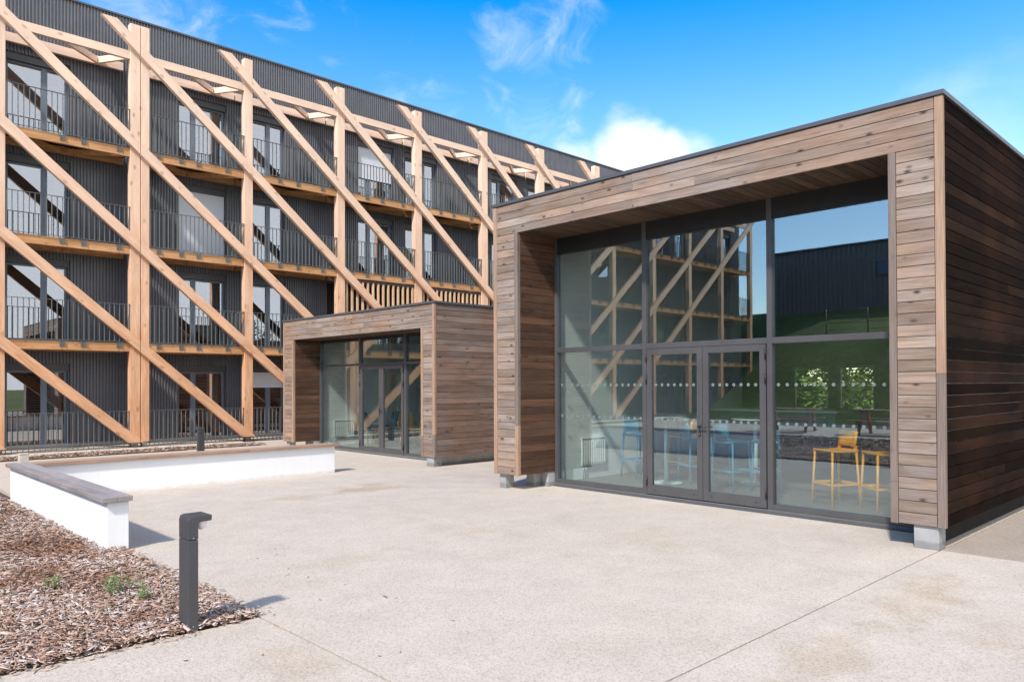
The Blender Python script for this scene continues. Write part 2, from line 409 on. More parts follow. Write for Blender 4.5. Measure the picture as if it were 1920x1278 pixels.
SC.cycles.use_denoising = True; SC.cycles.max_bounces = 8; SC.cycles.transparent_max_bounces = 12; SC.cycles.sample_clamp_indirect = 6.

# ------------------------------------------------------------------ ground, pavement, paths, bank
def sheet(name, x0, x1, y0, y1, z, m):
    return tag(MB().add([(x0,y0,z),(x1,y0,z),(x1,y1,z),(x0,y1,z)], [(0,1,2,3)]).build(name, m), kind='structure')
sheet('ground', -300, 400, -300, 400, -.16, M['grass'])
def slabs(name, rects, m, z=0., g=.005, label=None):
    mb = MB()
    for x0,x1,y0,y1 in rects: mb.box(x0+g, x1-g, y0+g, y1-g, z-.1, z)
    o = mb.build(name, m, bevel=.0015); return tag(o, kind='structure')
slabs('pavement', [(2.337,5.56,2.35,8.45),(5.56,18,2.35,8.45),(2.335,5.56,8.45,18.75),(5.56,7.01,8.45,18.75),(7.01,30,8.45,20.38),
                   (2.337,7.9,-12,2.348),(-4.5,2.328,-12,4.955)], M['pavement'])
slabs('side_pavement', [(7.9,30,-12,2.35)], M['pavement_shade'])
slabs('path', [(-26,2.335,16.95,18.75),(-9.5,-4.5,-12,16.95)], M['path'])
slabs('kerb', [(-21.5,9.1,19.9,20.66)], M['path'], .012)
slabs('terrace', [(-21.5,31,20.66,21.6)], M['path'], .03)
def bank_h(x, y):
    xe = x + max(0., y-18.5)*1.9*min(1., max(0., (x+30.)/7.))
    u = min(1., max(0., (-xe-11.)/10.)); u = u*u*(3-2*u)
    u2_ = min(1., max(0., (-xe-20.)/11.))
    return -.14 + 4.2*u + 2.3*u2_ + max(0., -xe-31)*.02
def terrain():
    xs = np.linspace(-9.4, -160, 70); ys = np.linspace(-110, 120, 80)
    vs = [(x, y, bank_h(x, y)+.05*math.sin(x*1.3)*math.sin(y*.9)*(1 if x < -12 else 0)) for x in xs for y in ys]
    n = len(ys)
    fs = [(i*n+j, (i+1)*n+j, (i+1)*n+j+1, i*n+j+1) for i in range(len(xs)-1) for j in range(n-1)]
    o = MB().add(vs, fs, 0, True).build('grass_bank', M['grass']); tag(o, kind='structure')
terrain()
slabs('gravel_bed', [(-13.5,-9.5,-12,19.5)], M['gravel'], -.02)

sheet('joint_fill', -4.6, 30.1, -12.1, 20.3, -.055, M['soil'])
# mulch with loose bark chips
def mulch():
    V = []; F = []; MI = []
    def base(x0, x1, y0, y1, step):
        nx = int((x1-x0)/step)+1; ny = int((y1-y0)/step)+1; o = len(V)
        for i in range(nx+1):
            for j in range(ny+1):
                x = x0+(x1-x0)*i/nx; y = y0+(y1-y0)*j/ny
                e = min(i, nx-i, j, ny-j)
                V.append((x, y, (.012+.022*random.random()) if e else -.03))
        for i in range(nx):
            for j in range(ny):
                a = o+i*(ny+1)+j; F.append((a, a+ny+1, a+ny+2, a+1)); MI.append(0)
    base(-4.48, 2.32, 4.96, 7.86, .12); base(-4.48, 2.17, 7.86, 16.94, .15); base(-21.4, 9.1, 18.76, 19.9, .2)
    base_v = np.array(V)
    def chips(x0, x1, y0, y1, n, lmin, lmax, z0=.02, zr=.03, tilt=.5):
        c = np.column_stack([rng.uniform(x0,x1,n), rng.uniform(y0,y1,n), z0+zr*rng.random(n)])
        l = rng.uniform(lmin, lmax, n)*.8*(.6+.8*rng.random(n)**2); wd = l*rng.uniform(.11,.30,n)
        a = rng.uniform(0, 2*np.pi, n)
        u = np.column_stack([np.cos(a), np.sin(a), rng.normal(0,tilt*.5,n)]); u /= np.linalg.norm(u,axis=1)[:,None]
        p = np.column_stack([-np.sin(a), np.cos(a), rng.normal(0,tilt,n)]); p -= u*(u*p).sum(1)[:,None]; p /= np.linalg.norm(p,axis=1)[:,None]
        nn = np.cross(u, p)
        k1 = rng.uniform(.5,1,n)[:,None]; k2 = rng.uniform(.3,1,n)[:,None]; bend = (rng.normal(0,.06,n)*l)[:,None]
        L2 = (l/2)[:,None]; W = (wd/2)[:,None]; th = (.002+.002*rng.random(n))[:,None]
        top = np.stack([c-u*L2-p*W*k1, c+p*-W+nn*bend, c+u*L2-p*W*k2, c+u*L2+p*W*k2, c+p*W+nn*bend, c-u*L2+p*W*k1], 1)
        bot = top - nn[:,None,:]*th[:,None,:]
        return np.concatenate([top, bot], 1)
    sets = [chips(-.3,2.33,4.95,6.6,16500,.035,.085), chips(-.6,2.33,6.6,7.9,10000,.04,.09), chips(-.9,2.17,7.9,11,11000,.045,.10), chips(-1.,2.17,11,16.9,7500,.06,.13),
            chips(1.5,9.1,18.78,19.75,1900,.06,.13), chips(-4.45,-.4,5.,16.9,5000,.08,.16),
            chips(2.0,2.42,4.9,7.6,260,.03,.07,.006,.02,.25), chips(.4,2.2,4.86,5.0,160,.03,.07,.006,.02,.25), chips(2.3,3.4,4.6,7.0,26,.025,.06,.005,.003,.06), chips(1.2,3.4,3.6,4.9,9,.02,.05,.005,.003,.06)]
    ch = np.concatenate(sets); n = len(ch)
    nb = len(base_v)
    allv = np.concatenate([base_v, ch.reshape(-1,3)])
    quads = [(0,1,4,5),(1,2,3,4),(11,10,7,6),(10,9,8,7),(6,7,1,0),(7,8,2,1),(8,9,3,2),(9,10,4,3),(10,11,5,4),(11,6,0,5)]
    fq = (np.arange(n)[:,None,None]*12 + nb + np.array(quads)[None]).reshape(-1,4)
    allf = np.concatenate([np.array(F), fq]).astype(np.int32)
    me = bpy.data.meshes.new('mulch_bed')
    me.vertices.add(len(allv)); me.vertices.foreach_set('co', allv.astype(np.float32).ravel())
    me.loops.add(allf.size); me.loops.foreach_set('vertex_index', allf.ravel())
    me.polygons.add(len(allf)); me.polygons.foreach_set('loop_start', np.arange(0, allf.size, 4, dtype=np.int32))
    mi = np.zeros(len(allf), np.int32); mi[len(F):] = 1
    me.materials.append(M['soil']); me.materials.append(M['chips']); me.polygons.foreach_set('material_index', mi)
    me.update(calc_edges=True); me.validate()
    o = bpy.data.objects.new('mulch_bed', me); COL.objects.link(o)
    tag(o, 'brown and grey bark chips covering the planting bed', 'mulch', None, 'stuff')
mulch()

def weed(x, y, h, n, label):
    mb = MB()
    for k in range(n):
        a = random.uniform(0, 6.28); rr = random.uniform(0, .012*n**.75)
        b = Vector((x+rr*math.cos(a), y+rr*math.sin(a), .025)); t = b + Vector((random.gauss(0,.03), random.gauss(0,.03), h*random.uniform(.5,1)))
        mb.bar(b, t, .0025, .0025)
        for q in range(7):
            p = b.lerp(t, random.uniform(.25, 1)); a2 = random.uniform(0, 6.28); l = random.uniform(.018,.04)
            d = Vector((math.cos(a2), math.sin(a2), random.uniform(-.2,.6))).normalized(); s = d.cross(Vector((0,0,1))).normalized()*l*.28
            mb.add([p, p+d*l*.5+s, p+d*l, p+d*l*.5-s], [(0,1,2,3)])
    o = mb.build('weed_plant', M['weed'], fix=False); tag(o, label, 'weed', 'weeds growing in the bark chips')

# ------------------------------------------------------------------ low wall
lw = thing('low_wall', 'L-shaped low white wall with a timber bench cap beside the bark bed', 'low wall', (2.3,7.9,0))
def kid(mb, name, m, root, bevel=0, label=None):
    o = mb.build(name, m, root, tuple(-Vector(root.location)) if root.rotation_euler.z == 0 else None, bevel)
    if label: o['label'] = label
    return o
kid(MB().prism([(2.18,7.88),(2.375,7.88),(2.375,12.1),(7.13,12.1),(7.13,12.29),(2.18,12.29)], 'z', -.1, .475), 'wall_body', M['white_wall'], lw, .006)
cb = MB()
ys = [7.83, 9.35, 10.9, 12.335]
for a, b in zip(ys, ys[1:]):
    for x0, x1 in ((2.128,2.258),(2.26,2.396)): cb.box(x0, x1, a+.001, b-.001, .479, .527)
kid(cb, 'timber_cap', M['cap_grey'], lw, .003, 'greyed timber bench cap')
cb = MB(); xs = [2.398, 3.9, 5.5, 7.19]
for a, b in zip(xs, xs[1:]):
    for y0, y1 in ((12.05,12.19),(12.192,12.335)): cb.box(a+.001, b-.001, y0, y1, .477, .523)
kid(cb, 'timber_cap', M['cap_red'], lw, .003, 'reddish timber bench cap')

# ------------------------------------------------------------------ bollards
def bollard(x, y, h, rz, label):
    t = thing('bollard_light', label, 'bollard', (x, y, 0), rz, 'bollard lights')
    wx, wy = .0325, .0825
    MB().box(-wx, wx, -wy, wy, -.05, h-.155).build('post', M['bollard'], t, bevel=.005)
    prof = [(-wx,h-.152),(wx,h-.152),(wx,h-.04),(.115,h-.04),(.121,h-.034),(.121,h-.006),(.114,h),(-wx+.03,h),(-wx+.008,h-.008),(-wx,h-.03)]
    MB().prism(prof, 'y', -wy, wy).build('lamp_head', M['bollard'], t, bevel=.004)
    mb = MB(); vs = []; n = 14
    for i in range(6):
        ph = math.pi/2*i/5
        for k in range(n): vs.append((.074+.036*math.cos(ph)*math.cos(2*math.pi*k/n), -.02+.045*math.cos(ph)*math.sin(2*math.pi*k/n), h-.041-.062*math.sin(ph)))
    mb.add(vs, [(i*n+k, i*n+(k+1)%n, (i+1)*n+(k+1)%n, (i+1)*n+k) for i in range(5) for k in range(n)], 0, True)
    mb.build('lamp_lens', M['lens'], t)
    MB().disc((-wx-.002, .05, h-.10), .006, 'x', .004).build('screw', M['steel'], t); MB().disc((0, -wy-.002, h-.142), .005, 'y', .004).build('screw', M['steel'], t)
bollard(1.88, 5.03, .748, 0, 'black bollard light standing in the bark chips at the corner of the pavement')
bollard(6.93, 17.8, .60, R(100), 'grey bollard light on the path behind the long white low wall')
pb = thing('stone_post', 'short beige stone post on the path beyond the bench end', 'post', (3.4, 17.9, 0))
MB().box(-.085,.085,-.085,.085,-.05,.2).build('shaft', M['beige'], pb, bevel=.012)
MB().box(-.09,.09,-.09,.09,.2,.222).build('cap', M['beige'], pb, bevel=.008)
weed(1.448, 6.636, .15, 10, 'tall feathery weed in the bark chips, leftmost and alone near the white bench wall')
weed(1.80, 6.17, .15, 26, 'widest bushy weed in the bark chips between the bollard and the bench wall')
weed(1.85, 5.83, .13, 10, 'thin weed nearest the bollard in the bark chips')

# ------------------------------------------------------------------ timber pavilions
def rows(z0, z1, n): p = (z1-z0)/n; return [(z0+i*p, z0+(i+1)*p) for i in range(n)]
def split(a, b, lmin=1.6, lmax=3.6):
    out = []; x = a
    while b - x > lmax*1.15:
        y = x + random.uniform(lmin, lmax)
        if b - y < .8: break
        out.append((x, y)); x = y
    out.append((x, b)); return out
G = .0032
def pavilion(label, X, Y0, Y1, zt, zb, nrow, oy0, oy1, orow, xg, xe, dark_side, glazing, rear_windows):
    t = thing('timber_pavilion', label, 'pavilion', (X, Y0, 0), 0, 'timber clad pavilions')
    K = lambda mb, name, m, bevel=0, label=None, parent=None: kid_to(mb, name, m, t, bevel, label, parent)
    def kid_to(mb, name, m, root, bevel, label, parent):
        if parent is None: o = mb.build(name, m, root, tuple(-Vector(root.location)), bevel)
        else: o = mb.build(name, m, parent, None, bevel)
        if label: o['label'] = label
        return o
    rw = rows(zb, zt, nrow); oz = rw[orow][0]; tw = .07; D = .024
    jit = lambda: random.uniform(-.002, .0015)
    # front boards
    mb = MB()
    for i, (a, b) in enumerate(rw):
        segs = [(Y0+tw+.004, Y1-tw-.004)] if i >= orow else [(Y0+tw+.004, oy0-tw-.004), (oy1+tw+.004, Y1-tw-.004)]
        for s in segs:
            for y0, y1 in split(*s, 1.8, 4.2):
                j = jit(); mb.box(X+j, X+D, y0+.0012, y1-.0012, a+G, b-G)
    K(mb, 'front_cladding', M['front_boards'], .0025)
    # side boards: near side (y = Y0), far side (y = Y1)
    mb = MB(); mf = MB()
    for a, b in rw:
        for x0, x1 in split(X+tw*.75, xe-.02, 1.5, 3.8):
            j = jit(); mb.box(x0+.0012, x1-.0012, Y0+.003+j, Y0+D, a+G, b-G)
        mf.box(X+tw*.75, xe-.02, Y1-D, Y1-.003, a+G, b-G)
    K(mb, 'side_cladding', M['side_boards_shade'] if dark_side else M['side_boards'], .0025, 'brown side boards with shade put into the colour' if dark_side else 'brown side boards')
    K(mf, 'side_cladding', M['side_boards'])
    # jambs and soffit
    mb = MB(); ml = MB()
    for a, b in rw[:orow]:
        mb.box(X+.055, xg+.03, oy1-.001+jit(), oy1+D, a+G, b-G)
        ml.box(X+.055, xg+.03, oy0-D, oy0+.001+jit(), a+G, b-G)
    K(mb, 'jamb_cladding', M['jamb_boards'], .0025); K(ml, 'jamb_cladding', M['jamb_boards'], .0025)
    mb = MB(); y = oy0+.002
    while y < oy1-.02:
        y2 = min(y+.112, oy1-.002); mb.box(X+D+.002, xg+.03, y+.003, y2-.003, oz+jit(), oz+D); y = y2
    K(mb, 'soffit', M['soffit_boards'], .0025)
    # trims
    zs = 1.68 if dark_side else .62
    K(MB().box(X-.004, X+.05, Y0-.004, Y0+tw, zs, zt), 'corner_trim', M['trim_warm'], .004, 'upper warm brown corner trim')
    K(MB().box(X-.004, X+.05, Y0-.004, Y0+tw, zb-.004, zs-.002), 'corner_trim', M['trim_grey'], .004, 'lower greyed corner trim')
    K(MB().box(X-.004, X+.05, Y1-tw, Y1+.004, zb-.004, zt), 'corner_trim', M['trim_warm'], .004)
    for (a, b, m) in ((oy1, oy1+tw, M['trim_warm']), (oy0-tw, oy0, M['trim_grey'])):
        zj = .98 if (dark_side and a == oy1) else zb+.4
        K(MB().box(X-.006, X+.052, a, b, zj, oz+.002), 'opening_trim', M['trim_grey'] if dark_side else M['trim_warm'], .004)
        K(MB().box(X-.006, X+.052, a, b, zb-.004, zj-.002), 'opening_trim', m, .004)
    # coping
    K(MB().box(X-.02, xe+.02, Y0-.02, Y1+.02, zt+.004, zt+.05), 'roof_coping', M['coping'], .004)
    # hidden structure
    mb = MB()
    K(MB().box(X+D+.004, xe-.03, Y0+D+.003, oy0-D-.004, zb+.004, zt), 'wall', M['int_white'])
    mb.box(X+D+.004, xg+.03, oy1+D+.004, Y1-D-.004, zb+.004, zt)
    mb.box(xg+.032, xe-.03, oy1+.012, Y1-D-.004, .05, zt)
    K(mb, 'wall', M['int_white'])
    K(MB().box(X+D+.004, xe-.03, oy0-D-.002, oy1+D+.002, oz+D+.004, zt-.001), 'roof', M['int_grey'])
    # interior
    K(MB().box(xg-.02, xe-.04, Y0+.2, Y1-.142, .0, .05), 'floor', M['int_floor'])
    rb = MB()
    y = Y0+.2; zw = (1.05, 1.92)
    for a, b in rear_windows + [(Y1-.142, None)]:
        if a > y: rb.box(xe-.2, xe-.05, y, a, .05, oz+D)
        if b is None: break
        rb.box(xe-.2, xe-.05, a, b, .05, zw[0]); rb.box(xe-.2, xe-.05, a, b, zw[1], oz+D); y = b
    K(rb, 'rear_wall', M['int_grey'])
    for a, b in rear_windows:
        wf = MB()
        for q in ((a, a+.05),(b-.05, b)): wf.box(xe-.16, xe-.1, q[0], q[1], zw[0], zw[1])
        wf.box(xe-.16, xe-.1, a+.051, b-.051, zw[0], zw[0]+.05); wf.box(xe-.16, xe-.1, a+.051, b-.051, zw[1]-.05, zw[1])
        K(wf, 'rear_window', M['frame'])
    # concrete plinth blocks
    pb_ = MB().box(X+.03, X+.235, Y0+.07, Y0+.29, -.05, zb+.003)
    K(pb_, 'plinth', M['plinth'], .006)
    K(MB().box(X+.24, xe-.1, Y0+.16, Y0+.36, -.05, zb+.003), 'plinth', M['plinth_shade'] if dark_side else M['plinth'], .004)
    K(MB().box(X+.06, X+.24, Y1-.19, Y1-.06, -.05, zb+.003), 'plinth', M['plinth'], .006); K(MB().box(xg-.14, xg+.04, oy1+.01, oy1+.16, -.05, zb+.003), 'plinth', M['plinth'], .006)
    K(MB().box(X+.5, xg+.03, oy1+.17, Y1-.2, -.05, zb), 'plinth', M['plinth'])
    # glazing
    fr = MB(); fd = .085; fx = xg; yL, yR, mull, zs0, tr, hd = glazing['yL'], glazing['yR'], glazing['mull'], glazing['sill'], glazing['tr'], glazing['head']
    fw_ = glazing.get('w', .066)
    fr.box(fx, fx+fd, yL-fw_, yL, zs0, oz-.002); fr.box(fx, fx+fd, yR, yR+fw_, zs0, oz-.002)
    for a, b in mull: fr.box(fx, fx+fd, a, b, zs0, oz-.002)
    cuts = sorted([(yR, yR+fw_)] + list(mull) + [(yL-fw_, yL)])
    panes = []
    for (a0, a1), (b0, b1) in zip(cuts, cuts[1:]):
        K(MB().box(fx+.004, fx+fd-.004, a1+.0005, b0-.0005, hd, oz-.003), 'header_panel', M['header'])
        fr.box(fx+.002, fx+fd-.002, a1+.0005, b0-.0005, tr[0], tr[1])
        isdoor = abs(a1-glazing['door'][0]) < .08
        panes.append((a1, b0, tr[1], hd, False))
        if isdoor: continue
        fr.box(fx+.002, fx+fd-.002, a1+.0005, b0-.0005, zs0, zs0+.075)
        panes.append((a1, b0, zs0+.075, tr[0], True))
    fo = K(fr, 'glazing_frame', M['frame'], .003)
    K(MB().box(fx-.03, fx+fd+.02, oy0+.05, oy1-.01, -.02, zs0-.001), 'threshold', M['coping'], .004)
    def dots(parent, x, y0, y1):
        if not glazing.get('dots'): return
        for zz in (1.575, 1.10):
            d = MB(); n = int((y1-y0-.06)/.108)
            for k in range(n+1):
                d.disc((x, y0+.06+(y1-y0-.12)*k/max(1,n), zz), .022, 'x', .0016, 14)
            o = d.build('dot_marking', M['dots'], parent)
    for a, b, z0, z1, low in panes:
        p = K(MB().box(fx+.045, fx+.053, a-.006, b+.006, z0-.006, z1+.006), 'window_pane', M['glass'])
        if low: dots(p, fx+.0425, a, b)
    # double door
    d0, d1 = glazing['door']; dm = (d0+d1)/2; dz0, dz1 = zs0+.02, tr[0]-.005
    for lo, hi, hs_ in ((d0+.012, dm-.003, 'lo'), (dm+.003, d1-.012, 'hi')):
        st = .082; mb = MB()
        ax, bx = fx-.012, fx+.05
        mb.box(ax, bx, lo, lo+st, dz0, dz1); mb.box(ax, bx, hi-st, hi, dz0, dz1)
        mb.box(ax+.001, bx-.001, lo+st+.0005, hi-st-.0005, dz0, dz0+.125); mb.box(ax+.001, bx-.001, lo+st+.0005, hi-st-.0005, dz1-.085, dz1)
        door = K(mb, 'door', M['frame'], .004)
        p = MB().box(fx+.012, fx+.02, lo+st-.006, hi-st+.006, dz0+.119, dz1-.079).build('door_pane', M['glass'], door)
        dots(door, fx+.0095, lo+st, hi-st)
        hg = hi if hs_ == 'hi' else lo
        for zz in (dz1-.12, dz1-.42, dz0+.18):
            MB().tube([(ax-.008, hg, zz-.06), (ax-.008, hg, zz+.06)], .011, 8).build('hinge', M['black'], door)
        for yc in (lo+.13, hi-.13): MB().disc((ax-.004, yc, dz0+.06), .008, 'x', .006).build('cover_cap', M['black'], door)
        if hs_ == 'hi':
            h = MB().box(ax-.012, ax-.001, lo+.022, lo+.05, 1.005, 1.045).tube([(ax-.008, lo+.036, 1.025), (ax-.05, lo+.036, 1.025), (ax-.05, lo-.085, 1.022)], .009, 8)
            h.box(ax-.010, ax-.001, lo+.024, lo+.046, .90, .965)
            h.build('door_handle', M['black'], door)
            MB().disc((ax-.012, lo+.035, .935), .008, 'x', .004).build('lock', M['steel'], door)
    return t

g1 = dict(yL=8.026, yR=2.78, mull=[(4.41,4.478),(6.276,6.346)], sill=.042, tr=(2.078,2.152), head=3.61, door=(4.478,6.276), dots=True, w=.06)
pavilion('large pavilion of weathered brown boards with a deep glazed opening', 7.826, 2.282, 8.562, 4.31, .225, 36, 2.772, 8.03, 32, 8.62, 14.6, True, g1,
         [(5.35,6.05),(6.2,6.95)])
g2 = dict(yL=17.03, yR=11.87, mull=[(13.345,13.41),(15.155,15.22)], sill=.02, tr=(2.035,2.085), head=2.62, door=(13.41,15.155), w=.05)
pavilion('smaller low pavilion of brown boards standing nearer the apartment building', 8.897, 11.43, 17.57, 3.15, .182, 26, 11.86, 17.05, 22, 9.6, 17.5, False, g2, [])

# ------------------------------------------------------------------ apartment building
YP, YR, YW, YGL = 20.5, 20.5, 21.6, 21.74
FL = [.05, 2.68, 5.16, 7.65]; BEAM_T = [2.68, 5.16, 7.65, 10.13]; PT = 10.84; ROOF = 11.42
posts = [(3.275,3.523),(6.203,6.443),(6.461,6.667),(9.211,9.455),(12.182,12.453),(15.158,15.447),(18.158,18.455),(21.133,21.475),(24.57,24.9),(27.58,27.88),(30.6,30.9)]
posts = [(3.275-2.98*k, 3.523-2.98*k) for k in range(8,0,-1)] + posts
XA, XB = posts[0][0]-.5, 31.2
ab = thing('apartment_building', 'four-storey dark metal apartment building behind a frame of larch posts and diagonals', 'apartment building', (0, YP, 0))
def A(mb, name, m, bevel=0, label=None):
    o = mb.build(name, m, ab, (0,-YP,0), bevel)
    if label: o['label'] = label
    return o
bays = []
for (a, b), (c, d) in zip(posts, posts[1:]):
    if c - b > 1: bays.append((b, c))
base_i = [i for i, b in enumerate(bays) if abs(b[0]-3.523) < .01][0]      # bay 0
# windows
wins = {}
for i, (b0, b1) in enumerate(bays):
    k = i - base_i
    if k % 2: c = b1+.125; w0, w1 = c-1.60, c-.27; side = 'L'
    else: c = b0-.125; w0, w1 = c+.33, c+1.66; side = 'R'
    w0, w1 = {1:(7.80,9.12), 2:(9.70,10.97), 3:(13.63,14.99), 4:(15.55,16.91)}.get(k, (w0, w1))
    wins[k] = (w0, w1, side)
SCREEN = {3,4,5,6}
def solid_intervals(x):
    cut = []
    for k, (w0, w1, s) in wins.items():
        if w0-.03 <= x <= w1+.03:
            for lv in range(4):
                if lv <= 1 and k in SCREEN: continue
                cut.append((FL[lv]+.02, FL[lv]+2.1))
    if 12.44 < x < 24.75: cut.append((-.1, 4.86))
    z = .13; out = []
    for a, b in sorted(cut):
        if a > z: out.append((z, a))
        z = max(z, b)
    out.append((z, ROOF)); return out
# corrugated cladding: trapezoid ribs
mb = MB(); pitch = .0765; dp = .036
x = XA
while x < XB:
    for z0, z1 in solid_intervals(x+pitch/2):
        xs_ = (x, x+.012, x+.036, x+.048, x+pitch); yo = (0, -dp, -dp, 0, 0)
        vs = [(q, YW+o, z0) for q, o in zip(xs_, yo)] + [(q, YW+o, z1) for q, o in zip(xs_, yo)]
        mb.add(vs, [(i, i+1, i+6, i+5) for i in range(4)])
    x += pitch
A(mb, 'corrugated_cladding', M['cladding'])
# wall core, split round the windows so nothing shows through them
mb = MB()
edges = sorted([(w0-.03, w1+.03, k) for k, (w0, w1, s) in wins.items()])
px = XA
for a, b, k in edges:
    if a > 12.4 and px < 12.4:
        mb.box(px, 12.4, YW+.005, YW+.12, .13, ROOF-.01); px = 12.41
    zlo = 4.87 if 12.4 < a < 24.75 else .13
    mb.box(px, a, YW+.005, YW+.12, zlo, ROOF-.01)
    for lv in range(4):
        if lv == 3: mb.box(a+.001, b-.001, YW+.005, YW+.12, FL[3]+2.1, ROOF-.012)
        elif zlo > 1 and lv == 0: continue
        else:
            mb.box(a+.001, b-.001, YW+.005, YW+.12, FL[lv]+(2.1 if not (lv == 1 and zlo > 1) else 2.19), FL[lv+1]+.02)
    px = b
mb.box(px, XB, YW+.005, YW+.12, .13, ROOF-.01)
mb.box(XA, XB, YW+.7, YW+12, .0, ROOF-.02)
mb.box(XA-.02, XA, YW+.01, YW+12, .0, ROOF); mb.box(XB, XB+.02, YW+.01, YW+12, .0, ROOF)
A(mb, 'wall', M['dark_int'])
A(MB().box(XA, 12.38, YW-.02, YW+.11, -.05, .128).box(24.76, XB, YW-.02, YW+.11, -.05, .128), 'wall_base', M['plinth'])
A(MB().box(XA-.05, XB+.05, YW-.06, YW+.3, ROOF+.002, ROOF+.05).box(XA-.05, XB+.05, YW+.301, YW+12.1, ROOF+.002, ROOF+.03), 'roof_coping', M['coping'])
# windows
half_shut = {(3,3): 1.0, (1,2): 1.95, (2,0): .42}
for k, (w0, w1, side) in wins.items():
    for lv in range(4):
        if lv <= 1 and k in SCREEN: continue
        z0 = FL[lv]+.02; zt = FL[lv]+1.92; ztop = FL[lv]+2.1
        fr = MB(); y0, y1 = YGL-.03, YGL+.03; e = .05
        fr.box(w0, w0+e, y0, y1, z0, zt); fr.box(w1-e, w1, y0, y1, z0, zt)
        fr.box(w0+e, w1-e, y0+.001, y1-.001, z0, z0+.06); fr.box(w0+e, w1-e, y0+.001, y1-.001, zt-.05, zt)
        mxp = w0+(w1-w0)*(.62 if side == 'R' else .33)
        fr.box(mxp-.065, mxp+.065, y0-.012, y1, z0+.001, zt-.001)
        wo_ = A(fr, 'window', M['win_frame'])
        MB().box(w0+.02, w1-.02, YGL-.004, YGL+.004, z0+.02, zt-.02).build('pane', M['win_glass'], wo_)
        bx = MB().box(w0-.028, w1+.028, YW+.02, YGL+.05, zt+.002, ztop-.002).box(w0-.028, w0-.002, YW+.004, YGL+.05, z0, zt).box(w1+.002, w1+.028, YW+.004, YGL+.05, z0, zt)
        bx.build('reveal', M['coping'], wo_)
        rm = MB(); ry = YGL+.55
        rm.add([(w0,YGL+.05,z0),(w1,YGL+.05,z0),(w1,ry,z0),(w0,ry,z0),(w0,YGL+.05,ztop),(w1,YGL+.05,ztop),(w1,ry,ztop),(w0,ry,ztop)],
               [(0,1,2,3),(4,5,6,7),(0,3,7,4),(1,2,6,5),(2,3,7,6)])
        rm.build('room', M['dark_int'], wo_)
        if (k, lv) in half_shut:
            hgt = half_shut[(k, lv)]; s = MB(); n = int(hgt/.045)
            for q in range(n): s.box(w0+.01, w1-.01, YGL-.075, YGL-.058+.004*(q % 2), zt-hgt+q*hgt/n, zt-hgt+(q+1)*hgt/n-.002)
            s.box(w0+.01, w1-.01, YGL-.08, YGL-.052, zt-hgt-.04, zt-hgt-.001)
            s.build('shutter', M['shutter'], wo_)
        elif (k*7+lv*5) % 4 == 0 or (k, lv) in ((1,3),(1,1),(3,2),(1,0)):
            cv = MB(); x0 = w0+(w1-w0)*.68; n = 14; vs = []
            for q in range(n+1):
                xx = x0+(w1-.06-x0)*q/n; yy = YGL+.16+.03*math.sin(q*1.9)
                vs += [(xx, yy, z0+.03), (xx, yy, zt-.03)]
            cv.add(vs, [(2*q, 2*q+2, 2*q+3, 2*q+1) for q in range(n)], 0, True)
            cv.build('curtain', M['curtain'], wo_)
# posts
for a, b in posts:
    A(MB().box(a, b, YP, YP+.20, .15, PT), 'post', M['timber_z'], .006)
    A(MB().box(a+.04, b-.04, YP+.03, YP+.17, -.02, .148), 'post_foot', M['plinth'])
